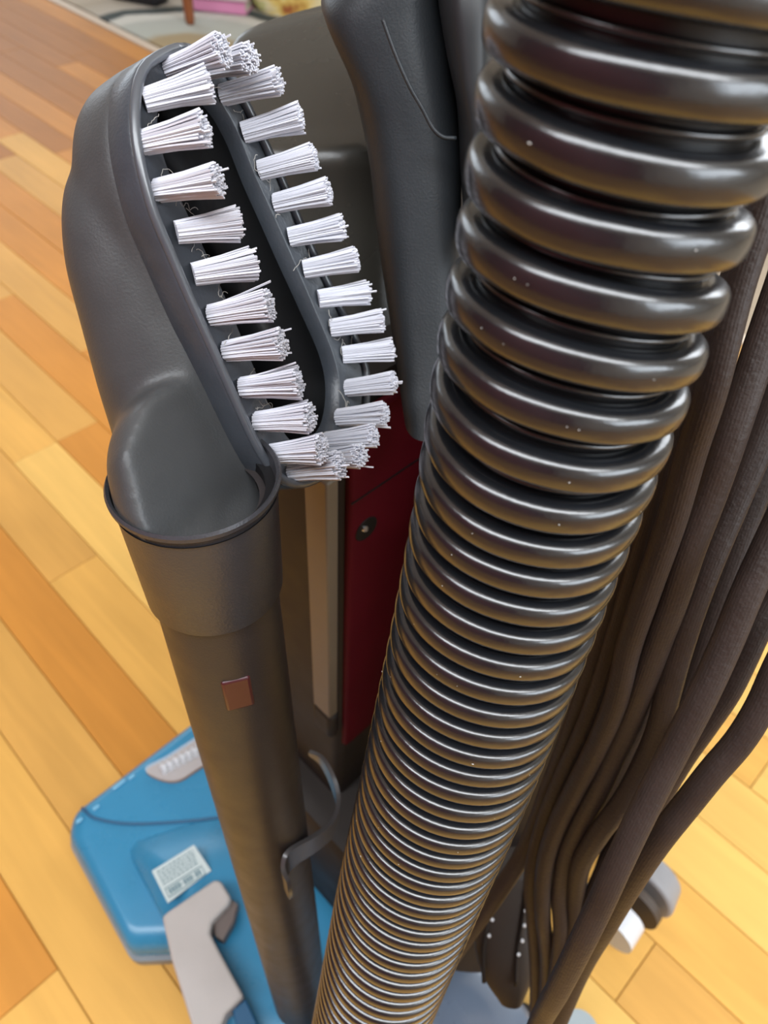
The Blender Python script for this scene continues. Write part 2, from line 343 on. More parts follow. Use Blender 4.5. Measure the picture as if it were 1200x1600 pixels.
box('reflection_patch', bc, wd_, unit(np.cross(wd_, rr_)), rr_, .0075, .0042, .0012, mat('red_reflection', (.06, .010, .014, 1), .35), wand, .0009, 3)  # small raised patch; its dark red stands in for a reflection on the wand

# ================================================================ DUSTING BRUSH
e1 = RC @ np.array([.024, .067, .030]); e2 = RC @ np.array([.0218, -.0107, .035])
nb = unit(np.cross(e1, e2)); nb = nb if np.dot(nb, CAM-P(225, 220, .17)) > 0 else -nb
f0 = P(225, 220, .17); onf = lambda x, y: onplane(x, y, f0, nb)
brush = thing('dusting_brush', 'grey oval dusting brush with white bristle tufts fitted on top of the wand', 'brush', wand_at(950))
OUT = [(285, 70), (248, 80), (219, 103), (206, 150), (208, 225), (230, 320), (262, 400), (295, 478), (330, 555), (362, 625), (393, 690), (418, 732), (446, 758), (478, 760), (512, 742), (545, 712), (566, 670), (573, 625), (572, 580), (555, 530), (530, 478), (502, 420), (472, 355), (440, 280), (405, 205), (372, 140), (340, 92)]
SLOT = [(262, 132), (250, 190), (262, 250), (292, 322), (325, 392), (362, 478), (400, 572), (428, 640), (458, 688), (492, 700), (524, 668), (533, 610), (524, 556), (494, 482), (464, 412), (432, 340), (400, 270), (374, 205), (345, 155), (305, 122)]
outl = roundpoly([onf(x, y) for x, y in OUT], 96); slot = roundpoly([onf(x, y) for x, y in SLOT], 96)
def match(a, b):
    i = int(np.argmin(np.linalg.norm(b-a[0]-(b.mean(0)-a.mean(0)), axis=1))); return np.roll(b, -i, axis=0)
slot = match(outl, slot); co = outl.mean(0)
inward = lambda s: outl + (co-outl)/np.linalg.norm(co-outl, axis=1)[:, None]*s
# shell: an oval cup with a swelling neck that drops to the socket, fused by a voxel remesh
def cupring(s, d): return list(inward(s)-nb*d)
V1_, F1_ = rings([cupring(.0006, .0062), cupring(0, .0066), cupring(-.0004, .010), cupring(.0002, .019), cupring(.0022, .0240), cupring(.006, .0270), cupring(.011, .0285)])
chain = [(wand_at(860), .0188), (wand_at(780), .0192), (wand_at(735), .0198), (P(304, 680, .2135), .0213), (P(275, 575, .206), .0208), (P(245, 480, .200), .0195), (P(222, 390, .196), .0190), (P(206, 315, .193), .0165), (P(205, 255, .190), .012)]
cp = smoothpath(np.array([np.r_[c, r] for c, r in chain]), 60); Tc, Ac, Bc = frames(cp[:, :3]); rs = []
for i in range(60): rs.append([cp[i, :3]+cp[i, 3]*(Ac[i]*math.cos(q)+Bc[i]*math.sin(q)) for q in np.linspace(0, 2*math.pi, 40, endpoint=False)])
for k in range(1, 6):
    a = k/6*math.pi/2; rs.append([cp[-1, :3]+Tc[-1]*cp[-1, 3]*math.sin(a)+cp[-1, 3]*math.cos(a)*(Ac[-1]*math.cos(q)+Bc[-1]*math.sin(q)) for q in np.linspace(0, 2*math.pi, 40, endpoint=False)])
# keep the neck behind the face of the cup
lim = .0075; e1h = unit(e1); lowe = float(np.max((outl-co) @ e1h))+.004
def behind(p):
    h = np.dot(p-f0, nb); w = float(np.clip((lowe-np.dot(p-co, e1h))/.012, 0, 1)); return p - nb*(h+lim)*w if h > -lim else p
rs = [[behind(p) for p in r] for r in rs]
V2_, F2_ = rings(rs)
sh = mesh('brush_shell', V1_+V2_, F1_+[tuple(len(V1_)+i for i in f) for f in F2_], GREY, brush)
rm = sh.modifiers.new('fuse', 'REMESH'); rm.mode = 'VOXEL'; rm.voxel_size = .0010; rm.use_smooth_shade = True
sm = sh.modifiers.new('soften', 'SMOOTH'); sm.iterations = 30; sm.factor = .6
# face plate with its raised lip and the slot
prof = [(inward(.0010)-nb*.009), inward(-.0002)-nb*.0075, inward(-.0003)-nb*.0012, inward(-.0001)+nb*.0002, inward(.0006)+nb*.0006, inward(.0014)+nb*.0003, inward(.0020)-nb*.0005]
slo = lambda s, d: slot + (slot.mean(0)-slot)/np.linalg.norm(slot.mean(0)-slot, axis=1)[:, None]*s - nb*d
prof += [slo(-.0006, .0006), slo(0, .0009), slo(.0005, .002), slo(.0012, .0028), slo(.0014, .0055)]
mesh('face_plate', *rings([list(p) for p in prof], caps=False), PLATE, brush, auto=60)
V, F = rings([list(slo(.0005, .0050)), list(slo(.0012, .0052)), list(slo(.006, .0056))]); mesh('slot_floor', V, F, DARK, brush, smooth=True)
TUFTS = [  # base, tip, half width at base and tip in metres
    ((268, 108), (352, 76)), ((228, 156), (328, 130)), ((224, 222), (324, 200)), ((248, 297), (345, 280)), ((278, 362), (375, 350)), ((305, 428), (400, 412)),
    ((332, 492), (424, 476)), ((356, 548), (444, 536)), ((380, 605), (470, 597)), ((404, 658), (488, 652)), ((427, 708), (505, 700)), ((458, 737), (535, 726)),
    ((322, 106), (395, 90)), ((350, 147), (438, 125)), ((383, 206), (472, 180)), ((409, 265), (494, 243)), ((433, 317), (516, 298)), ((455, 370), (538, 352)),
    ((478, 420), (560, 405)), ((500, 466), (577, 456)), ((520, 512), (600, 501)), ((538, 554), (615, 546)), ((545, 606), (618, 597)), ((531, 652), (604, 646)), ((514, 688), (587, 680)), ((506, 716), (566, 711))]
def tip_at(b, x, y):
    """the point over a tuft's root, 15.5 mm long, seen at (x, y)"""
    v = ray(x, y); best = None
    for t in np.linspace(.12, .24, 400):
        p = CAM+v*t; h = np.dot(p-b, nb)
        if h <= 0: continue
        s = abs(np.linalg.norm(p-b)-.0150) + (0 if h > .008 else .01)
        if best is None or s < best[0]: best = (s, p)
    return best[1]
for i, ((bx, by), (tx, ty)) in enumerate(TUFTS):
    b = onf(bx, by); tp = tip_at(b, tx, ty); ax = unit(tp-b); L = min(np.linalg.norm(tp-b), .0185)
    x_ = unit(np.cross(ax, e1)); y_ = np.cross(ax, x_); rb = .0024; rt = .0039 if i < 12 else .0034
    Vt, Ft = [], []; N = 120
    for j in range(N):
        q = math.sqrt((j+.5)/N); g = j*2.39996+i; ll = L*(1+random.uniform(-.05, .05)-(.05*q)); sp = q*(1+random.gauss(0, .05))
        if random.random() < .02: sp *= 1.5; ll *= 1.08
        o0 = b - nb*.0008 + (x_*math.cos(g)+y_*math.sin(g))*q*rb
        o2 = b + ax*ll + (x_*math.cos(g)+y_*math.sin(g))*sp*rt + nb*0; o1 = (o0+o2)/2 + (x_*math.cos(g)+y_*math.sin(g))*(-.06*rt)*q
        w = .00029; s0 = len(Vt)
        for o_ in (o0, o1, o2):
            for c in range(4): Vt.append(o_+(x_*math.cos(c*math.pi/2+g)+y_*math.sin(c*math.pi/2+g))*w)
        for r in (0, 4):
            for c in range(4): Ft.append((s0+r+c, s0+r+(c+1) % 4, s0+r+4+(c+1) % 4, s0+r+4+c))
        Ft.append((s0+8, s0+9, s0+10, s0+11))
    mesh('bristle_tuft', Vt, Ft, BRISTLE, brush, smooth=False)
bd = inward(.0009)+nb*.0004; bd = np.vstack([bd, bd[:2]]); tube('rim_bead', bd, .0012, mat('rim_gloss', (.075, .085, .10, 1), .28, .9), brush, 12, up=nb)
# stray fibres and lint caught round the slot: one loose mass
Vt, Ft = [], []
for j in range(46):
    k = random.randrange(96); s = random.uniform(.1, .9); c = slot[k]*(1-s*.5)+outl[k]*s*.5 + nb*.0006; pts = [c]; d = unit(RNG.normal(size=3)); 
    for q in range(10):
        d = unit(d+RNG.normal(size=3)*.55); pts.append(pts[-1]+(d-nb*np.dot(d, nb)*.8)*.0009)
    pts = smoothpath(pts, 14); T3, A3, B3 = frames(pts); s0 = len(Vt)
    v_, f_ = rings([[pts[i]+(A3[i]*math.cos(a)+B3[i]*math.sin(a))*.00010 for a in (0, 2.1, 4.2)] for i in range(14)]); Vt += v_; Ft += [tuple(s0+x for x in f) for f in f_]
o = mesh('lint', Vt, Ft, LINT, brush); o['kind'] = 'stuff'
# socket sleeve over the wand
s0_, s1_ = wand_at(744), wand_at(912)
sl = [(s0_+wd_*.006, .0193), (s0_+wd_*.0004, .0200), (s0_-wd_*.0004, .0208), (s0_+wd_*.0004, .0213), (s0_+wd_*.0016, .0212), (s0_+wd_*.0026, .0203), (s0_+wd_*.005, .0200), (s1_-wd_*.001, .0188), (s1_, .0182), (s1_, .0168)]
lathe('socket_sleeve', sl, SLEEVE, brush)
lathe('socket_inside', [(s0_+wd_*.004, .0205), (s0_+wd_*.0045, .017), (s0_+wd_*.02, .0168)], DARK, brush)

# ================================================================ VACUUM BODY
def ST(xl, yl, xr, yr, d, t, dd=0.): return (P(xl, yl, d), P(xr, yr, d+dd), t)
FW = np.array([-.6745, .7383, 0]); FW = unit(UU*1.0); RT = np.array([FW[1], -FW[0], 0])          # forward / right of the machine
c0 = P(528, 745, .275)
vac = thing('vacuum_cleaner', 'upright vacuum cleaner with dark red and black body above a blue floor head', 'vacuum cleaner', (c0[0], c0[1]+.05, 0))
ztop = c0[2]+.03
wid = .165
def rrect(c, hx_, hy_, r, z, seg=6):
    out = []
    for sx, sy, a0 in ((1, 1, 0), (-1, 1, 90), (-1, -1, 180), (1, -1, 270)):
        for k in range(seg+1):
            a = math.radians(a0+90*k/seg); out.append(c + RT*(sx*(hx_-r)+r*math.cos(a)) + FW*(sy*(hy_-r)+r*math.sin(a)) + UP*z)
    return out
cxy = np.array([c0[0], c0[1], 0]); DEP = .10
cc = cxy + RT*wid/2 + FW*DEP/2
mesh('rear_column', *rings([rrect(cc, wid/2-.004, DEP/2-.004, .006, .07), rrect(cc, wid/2, DEP/2, .007, .10), rrect(cc, wid/2, DEP/2, .007, ztop-.02), rrect(cc, wid/2-.006, DEP/2-.006, .006, ztop)]), BODY, vac, auto=40)
slab('motor_housing', [ST(800, 640, 1100, 640, .262, .03), ST(770, 690, 1120, 690, .265, .06), ST(740, 900, 1110, 900, .292, .08), ST(715, 1050, 1055, 1050, .328, .09), ST(690, 1200, 985, 1200, .370, .09), ST(665, 1350, 915, 1350, .420, .08), ST(650, 1460, 875, 1460, .455, .07), ST(670, 1520, 850, 1520, .475, .04)], BODY, vac, e=3)
lb = cxy + RT*(wid-.022)/2 + FW*(.10-.045)/2
mesh('lower_housing', *rings([rrect(lb, (wid+.022)/2, .072, .012, .05), rrect(lb, (wid+.022)/2, .072, .012, .20), rrect(lb, (wid+.016)/2, .069, .012, .207), rrect(lb, (wid+.002)/2, .06, .01, .21)]), BODY, vac, auto=40)
# red panel on the rear face
def zat(x, y): return onplane(x, y, c0, -FW)[2]
zr1, zr0 = c0[2]+.025, zat(548, 1150)
pw = min(.075, wid-.01)
red = box('red_panel', cxy+RT*(.004+pw/2)-FW*.0008+UP*(zr0+zr1)/2, RT, FW, UP, pw/2, .0022, (zr1-zr0)/2, REDP, vac, .0015)
hc = onplane(572, 826, c0-FW*.003, -FW)
an = np.linspace(0, 2*math.pi, 28, endpoint=False)
def disc(name, c, ax, r0, r1, d0, d1, m, par, seg=28):
    a, b = unit(np.cross(ax, [.3, .2, .9])), None; b = np.cross(ax, a)
    an = np.linspace(0, 2*math.pi, seg, endpoint=False)
    return mesh(name, *rings([[c+ax*d0+(a*math.cos(t)+b*math.sin(t))*r0 for t in an], [c+ax*d1+(a*math.cos(t)+b*math.sin(t))*r1 for t in an]]), m, par, auto=40)
disc('screw_hole', hc, -FW, .0062, .0058, -.001, .00035, DARK, vac)
disc('screw', hc+UP*.0012-RT*.0012, unit(-FW+UP*.3), .0016, .0012, 0, .0012, STEEL, vac)
for y_ in (778,):
    zz = zat(545, y_); box('panel_seam', cxy+RT*(.004+pw/2)-FW*.0031+UP*zz, RT, FW, UP, pw/2, .0002, .0004, DARK, vac)
# taupe trim on the side face next to the corner
def onside(x, y): return onplane(x, y, c0-RT*.001, -RT)
tq = onside(488, 750); tw = float(np.dot(tq-c0, FW)); zt1, zt0 = c0[2]-.002, onside(530, 1125)[2]
box('side_trim', cxy-RT*.0015+FW*(tw/2+.001)+UP*(zt0+zt1)/2, FW, RT, UP, tw/2, .003, (zt1-zt0)/2, BEIGE, vac, .001)
box('trim_foot', cxy-RT*.001+FW*(tw/2+.001)+UP*(zt0-.012), FW, RT, UP, tw/2+.001, .004, .012, BODY, vac, .003)
# glossy smoked housing behind the brush
slab('smoked_housing', [ST(520, 14, 600, -10, .300, .006), ST(430, 38, 640, -5, .297, .010), ST(374, 66, 660, 30, .292, .016), ST(348, 120, 665, 100, .283, .030), ST(334, 200, 662, 190, .270, .050), ST(334, 232, 662, 224, .2645, .060), ST(335, 248, 662, 242, .2635, .064),
     ST(345, 330, 655, 330, .272, .07), ST(400, 480, 650, 480, .282, .07), ST(470, 590, 645, 590, .286, .06), ST(500, 660, 640, 660, .288, .05)], GLOSS, vac, e=2.4)
# matte handle root in front of it
slab('handle_root', [ST(600, -160, 700, -160, .205, .045), ST(545, -30, 692, -40, .208, .050), ST(503, 36, 697, 20, .212, .05), ST(508, 80, 704, 85, .216, .05), ST(545, 155, 716, 150, .221, .05), ST(568, 225, 728, 210, .226, .05),
     ST(582, 310, 732, 300, .232, .05), ST(596, 430, 730, 420, .240, .045), ST(612, 560, 724, 560, .247, .04), ST(632, 690, 712, 690, .250, .03)], MATTE, vac, e=2.8)
slab('hose_cuff', [ST(688, -60, 790, -60, .200, .05), ST(688, 20, 785, 20, .203, .05), ST(703, 120, 780, 120, .209, .05), ST(722, 215, 782, 215, .215, .045), ST(728, 330, 775, 330, .222, .04), ST(735, 420, 765, 420, .23, .03)], mat('cuff_black', (.022, .024, .026, 1), .42, .4, var=.1), vac, e=2.6)
pl = [P(598, 30, .2075), P(618, 85, .210), P(640, 135, .2125), P(660, 170, .2145), P(676, 200, .2165), P(692, 214, .2175), P(712, 216, .219)]
tube('parting_line', smoothpath(pl, 40), .0006, MATTE, vac, 8)
# wand clip
ck = [(483, 1166, .352), (503, 1180, .350), (520, 1212, .348), (529, 1248, .345), (520, 1284, .335), (492, 1308, .322), (462, 1326, .312), (447, 1340, .308), (443, 1362, .308), (452, 1384, .310)]
cpts = smoothpath([P(*c) for c in ck], 60); V = []; th = .0009; T4, A4, B4 = frames(cpts); rs = []
hh = UP*.011
for i in range(60):
    nrm = unit(np.cross(T4[i], UP)); s = math.sin(math.pi*min(1, (i+3)/18)*.5) * (.55+.45*i/59)
    rs.append([cpts[i]+hh*s+nrm*th-hh*.6, cpts[i]+hh*s-nrm*th-hh*.6, cpts[i]-hh*s-nrm*th-hh*.6, cpts[i]-hh*s+nrm*th-hh*.6])
o = mesh('wand_clip', *rings(rs), mat('clip_smoke', (.06, .055, .055, 1), .25, .5), vac, auto=50)
# lower cord post with its ridges
cpst = [(P(768, 1375, .40), P(838, 1372, .40), .03), (P(748, 1440, .40), P(842, 1440, .40), .035), (P(742, 1500, .40), P(846, 1500, .40), .035), (P(752, 1545, .402), P(840, 1545, .402), .033), (P(775, 1572, .405), P(820, 1580, .405), .025)]
slab('cord_post', cpst, mat('post_brown', (.030, .022, .017, 1), .5, .35, var=.15), vac, e=3)
for xs in ([(772, 1396), (762, 1440), (755, 1490), (756, 1535)], [(826, 1370), (818, 1430), (808, 1490), (806, 1540)]):
    tube('post_ridge', smoothpath([P(x, y, .3995) for x, y in xs], 20), .0011, BODY, vac, 8)
for x, y in [(773, 1411), (769, 1437), (764, 1462), (823, 1400), (821, 1423), (819, 1446), (816, 1470), (810, 1491)]:
    disc('rivet', P(x, y, .3985), unit(CAM-P(x, y, .4)), .0011, .0007, -.0004, .0007, WHITEP, vac, 12)

# ---- floor head
def poly(zs, pts): return [Z(x, y, zs) for x, y in pts]
fl = Z(92, 1284, .045); fl[2] = 0
fr = RT
def HL(w, b, z): return fl + RT*w - FW*b + UP*z
HW, HB = .31, .155
def headring(z, ins, rbk=.0):
    pts = [(.012, 0), (HW-.012, 0), (HW, .012), (HW-.002, HB-.03), (HW-.025, HB), (.060, .165), (.026, .150), (-.010, .118), (0, .014)]
    cxx, cyy = HW/2, HB/2; out = []
    for w, b in pts:
        ww = w + (ins if w < cxx else -ins); bb = b + (ins if b < cyy else -ins); out.append(HL(ww, bb, z))
    return np.array(out)
def hr(z, ins):
    p = headring(z, ins); out = []
    L = len(p)
    for i in range(L):
        a, b, c = p[(i-1) % L], p[i], p[(i+1) % L]; r = .35
        for t in np.linspace(0, 1, 5): s = b+(a-b)*r*min(1, .02/np.linalg.norm(a-b)); e = b+(c-b)*r*min(1, .02/np.linalg.norm(c-b)); out.append((1-t)**2*s+2*t*(1-t)*b+t*t*e)
    return out
mesh('head_base', *rings([hr(.004, .001), hr(.007, -.0035), hr(.019, -.0035)]), LGREY, vac, auto=40)
shell = mesh('head_shell', *rings([hr(.018, 0.0005), hr(.021, -.001), hr(.034, -.001), hr(.041, .001), hr(.0455, .005), hr(.047, .010)]), BLUE, vac, auto=35)
# raised middle of the head, with the ridge that the photo shows left of the label
zc = .075
def zp(x, y, z): return Z(x, y, z)
cover = [(196, 1318), (232, 1297), (350, 1272), (450, 1300), (560, 1380), (620, 1500), (600, 1640), (380, 1720), (320, 1610), (262, 1452), (228, 1384)]
top = np.array([zp(x, y, .062 if i in (0, 1, 2) else zc) for i, (x, y) in enumerate(cover)])
top[:, 2] = [.050, .052, .056, .070, zc, zc, zc, zc, zc, .070, .058]
top = roundpoly(top, 60); cen = top.mean(0)
bot = top.copy(); bot[:, 2] = .040; bot[:, :2] = cen[:2]+(top[:, :2]-cen[:2])*1.035
mid = top.copy(); mid[:, :2] = cen[:2]+(top[:, :2]-cen[:2])*.97; top1 = top.copy(); top1[:, 2] -= .004
inn = mid.copy(); inn[:, :2] = cen[:2]+(top[:, :2]-cen[:2])*.5; inn[:, 2] = zc+.001
o = mesh('head_cover', *rings([list(bot), list(top1), list(mid), list(inn)]), BLUE, vac, auto=60)
bar = [Z(x, y, .0475) for x, y in ((128, 1262), (148, 1278), (200, 1287), (280, 1284), (350, 1276), (420, 1262))]
tube('front_groove', smoothpath(bar, 40), .0013, DBLUE, vac, 8)
# brush window at the front
wq = [(228, 1203), (262, 1184), (302, 1158), (330, 1142), (345, 1180), (312, 1202), (278, 1222), (246, 1218)]
wp = roundpoly([Z(x, y, .048) for x, y in wq], 48)
prism('brush_window_well', wp, (0, 0, -.004), mat('well_brown', (.22, .14, .10, 1), .5), vac, .0006)
for k in range(9):
    a, b = np.array(Z(258, 1207, .050)), np.array(Z(335, 1166, .050)); c = a+(b-a)*k/8
    tube('white_brush_tuft', [c-UP*.002-RT*.0, c+RT*.002+FW*.004+UP*.002, c+FW*.008+UP*.001], [.0026, .003, .0018], WHITEP, vac, 8)
prism('brush_window', wp+UP*.0045, (0, 0, -.001), GLASS, vac)
for (x, y), s in (((186, 1226), .006), ((206, 1214), .003), ((150, 1262), .003), ((124, 1282), .003)):  # highlights on the head's front edge, painted as small pale blue blocks
    box('painted_glint', Z(x, y, .0475), RT, FW, UP, s, .0016, .001, mat('glint_pale_blue', (.16, .42, .62, 1), .25), vac, .0008)
# rating label and its print (illegible in the photograph: lines of small type)
zl = .0775
lab = [Z(x, y, zl) for x, y in ((237, 1361), (303, 1320), (330, 1360), (262, 1411))]
prism('rating_label', lab, (0, 0, -.0012), LABELM, vac)['label'] = 'silver rating label with small dark type'
LA, LB, LD = np.array(lab[0]), np.array(lab[1]), np.array(lab[3])
ex, ey = LB-LA, LD-LA; pr = []
V, F = [], []
def glyph(u0, u1, v0, v1, z=.0003):
    s = len(V)
    for zz in (.0001, z):
        for u, v in ((u0, v0), (u1, v0), (u1, v1), (u0, v1)): V.append(LA+ex*u+ey*v+UP*zz)
    F.extend([(s, s+1, s+2, s+3), (s+4, s+7, s+6, s+5)]+[(s+j, s+4+j, s+4+(j+1) % 4, s+(j+1) % 4) for j in range(4)])
for r in range(5):
    u = .08
    while u < .9:
        w = random.uniform(.03, .09); glyph(u, min(u+w, .92), .10+r*.095, .135+r*.095); u += w+.025
for a in ((.07, .93, .62, .645), (.07, .93, .88, .905), (.07, .085, .62, .9), (.915, .93, .62, .9)): glyph(*a)
u = .13
for k in range(11):
    if k not in (4, 8): glyph(u, u+.045, .68, .84)
    else: glyph(u, u+.02, .72, .80)
    u += .068
mesh('label_print', V, F, INK, vac)
# grey pedal beside the label
pq = [(253, 1432), (262, 1424), (335, 1374), (345, 1376), (361, 1402), (356, 1414), (331, 1440), (328, 1458), (345, 1490), (381, 1556), (352, 1585), (330, 1640), (305, 1620), (268, 1500)]
prism('pedal', [Z(x, y, .098) for x, y in pq], (0, 0, -.022), PEDAL, vac, .0022, 3)['label'] = 'grey plastic release pedal'
prism('pedal_side', [Z(x, y, .090) for x, y in ((358, 1402), (372, 1412), (365, 1440), (348, 1470), (335, 1462), (334, 1440), (356, 1416))], (0, 0, -.012), mat('pedal_shadow_side', (.13, .10, .09, 1), .5), vac, .001)  # side of the pedal, its shade painted in as a darker colour
prism('pedal_insert', [Z(x, y, .090) for x, y in ((362, 1578), (384, 1560), (420, 1640), (385, 1660))], (0, 0, -.012), DBLUE, vac, .001)
# rear motor cover, rear wheel, knob
rq = [(560, 1700), (610, 1590), (668, 1520), (706, 1500), (748, 1500), (800, 1545), (838, 1600), (850, 1700), (700, 1760)]
rt_ = roundpoly([Z(x, y, .105) for x, y in rq], 48); rcn = rt_.mean(0)
rb_ = lambda s, dz: [np.array([*(rcn[:2]+(p[:2]-rcn[:2])*s), p[2]+dz]) for p in rt_]
mesh('motor_cover', *rings([rb_(1.08, -.09), rb_(1.05, -.02), rb_(1.0, -.005), rb_(.9, 0), rb_(.5, .003)]), SMOKE, vac, auto=50)
box('chassis', HL(.20, .22, .045), RT, FW, UP, .10, .09, .025, BODY, vac, .012, 3)
box('axle_arm', HL(.31, .30, .035), unit(RT-FW*.6), UP, unit(np.cross(RT-FW*.6, UP)), .07, .010, .014, BODY, vac, .006, 3)
hubc = Z(968, 1442, .034)
def strut(name, a, b, w, h, m):
    a, b = np.asarray(a), np.asarray(b); ax = unit(b-a); sd = unit(np.cross(ax, UP)); box(name, (a+b)/2, ax, sd, unit(np.cross(sd, ax)), np.linalg.norm(b-a)/2, w, h, m, vac, .004, 3)
strut('wheel_arm', HL(.27, .24, .04), hubc-RT*.006, .010, .009, BODY)
strut('cover_bracket', HL(.19, .26, .045), np.array([*Z(740, 1540, .07)[:2], .06]), .035, .018, BODY)
strut('knob_stem', np.array([*Z(800, 1570, .05)[:2], .04]), np.array([*Z(905, 1612, .06)[:2], .035]), .007, .006, BODY)
wcx = Z(1008, 1392, .030); wax2 = unit(RT)
disc('wheel_hub', Z(968, 1442, .034), wax2, .018, .017, -.012, .008, WHITEP, vac, 40); 
disc('wheel_ring', Z(988, 1410, .030), wax2, .024, .024, -.003, .004, mat('tyre_dark', (.05, .035, .025, 1), .6), vac, 40)
wh = disc('rear_wheel', Z(1006, 1384, .030), wax2, .029, .024, -.006, .018, WHEEL, vac, 48); bevel(wh, .004, 3)
kb = Z(905, 1612, .06); disc('side_knob', kb, unit(UP+RT*.2), .016, .013, -.03, .004, mat('knob_grey_blue', (.30, .35, .37, 1), .45), vac, 32)

# ================================================================ POWER CORD
cord = thing('power_cord', 'long brown-black power cord wound in hanging loops beside the ribbed hose', 'power cord', P(850, 1560, .40))
rip = lambda t: 1+.010*math.cos(30*t)
STR = [  # (x, y, distance), radius
    ([(1290, 60, .150), (1232, 200, .150), (1188, 335, .152), (1150, 450, .156), (1112, 600, .163), (1080, 703, .176), (1050, 810, .190), (1015, 912, .205), (983, 1007, .222), (963, 1090, .238), (934, 1162, .258), (898, 1233, .280), (866, 1300, .300), (850, 1360, .315), (848, 1430, .33), (855, 1500, .35), (850, 1590, .38)], .0040),
    ([(1330, 120, .172), (1262, 330, .172), (1196, 520, .176), (1143, 680, .182), (1110, 775, .190), (1078, 860, .198), (1052, 940, .210), (1026, 1010, .222), (1003, 1075, .235), (984, 1125, .248), (963, 1172, .260), (935, 1235, .275), (905, 1292, .292), (885, 1340, .306), (876, 1400, .32), (878, 1460, .33), (868, 1540, .35), (850, 1600, .37)], .0039),
    ([(1330, 300, .200), (1250, 520, .200), (1188, 690, .203), (1150, 780, .206), (1112, 870, .210), (1082, 950, .216), (1060, 1020, .224), (1044, 1080, .232), (1030, 1135, .242), (1010, 1185, .254), (975, 1250, .268), (938, 1300, .282), (908, 1350, .300), (900, 1400, .315), (898, 1450, .325), (880, 1520, .34), (862, 1600, .37)], .0038),
    ([(1340, 560, .185), (1265, 720, .185), (1212, 830, .187), (1170, 920, .190), (1137, 1000, .194), (1102, 1078, .198), (1067, 1147, .203), (1030, 1218, .208), (995, 1288, .212), (966, 1350, .216), (938, 1412, .222), (905, 1480, .232), (872, 1545, .250), (840, 1605, .28)], .0039),
    ([(1330, 700, .215), (1240, 880, .215), (1190, 970, .217), (1162, 1030, .22), (1136, 1082, .224), (1100, 1135, .230), (1062, 1190, .238), (1020, 1265, .250), (985, 1350, .265), (945, 1430, .285), (900, 1520, .31)], .0037),
    ([(1320, 830, .202), (1245, 985, .202), (1213, 1050, .204), (1188, 1105, .207), (1155, 1158, .211), (1113, 1207, .216), (1074, 1256, .222), (1030, 1312, .230), (990, 1372, .245), (950, 1440, .27), (900, 1530, .31)], .0039),
    ([(1300, 480, .230), (1228, 640, .230), (1180, 770, .232), (1142, 880, .236), (1105, 985, .242), (1075, 1075, .250), (1040, 1170, .262), (998, 1262, .278), (952, 1350, .298), (918, 1430, .318), (885, 1520, .345)], .0042),
    ([(1290, 600, .245), (1235, 700, .245), (1190, 800, .246), (1165, 900, .248), (1125, 990, .252), (1095, 1070, .258), (1060, 1160, .268), (1018, 1250, .282), (975, 1340, .30), (935, 1420, .32)], .0042),
    ([(1230, 220, .178), (1165, 400, .178), (1112, 530, .182), (1072, 650, .192), (1040, 760, .204), (1005, 870, .218), (972, 975, .236), (945, 1060, .252), (915, 1140, .272), (880, 1215, .295), (850, 1290, .318), (832, 1370, .335), (835, 1440, .35), (840, 1540, .375)], .0038),
    ([(1100, 480, .205), (1050, 640, .210), (1012, 780, .222), (972, 920, .240), (932, 1040, .262), (895, 1140, .288), (858, 1235, .318), (822, 1325, .345), (775, 1400, .360), (738, 1452, .372), (700, 1505, .385), (680, 1540, .40)], .0040),
    ([(1320, 120, .25), (1240, 380, .25), (1196, 540, .25), (1165, 700, .25), (1130, 850, .252), (1090, 1000, .262), (1040, 1120, .28), (985, 1260, .31), (935, 1400, .34)], .0052),
    ([(1330, 240, .215), (1240, 470, .215), (1180, 620, .218), (1120, 780, .224), (1075, 900, .232), (1035, 1020, .244), (1000, 1120, .258), (955, 1210, .278), (920, 1290, .30), (895, 1380, .32), (890, 1480, .34)], .0040)]
for pts, r in STR:
    x_, y_, d_ = pts[-1]; pts = ([(1350, -60, .20)] if pts[0][0] > 1240 else []) + pts + ([(640, 1600, .42)] if x_ < 700 else [(834, 1690, d_+.05)] if d_ > .30 else [(812, 1690, d_+.03)] if y_ > 1580 else [(868, 1620, .35), (838, 1700, .39)])
    pp = smoothpath([P(*q) for q in pts], 150); tube('cord_loop', pp, r, CORD, cord, 104, prof=rip, flat=.82)

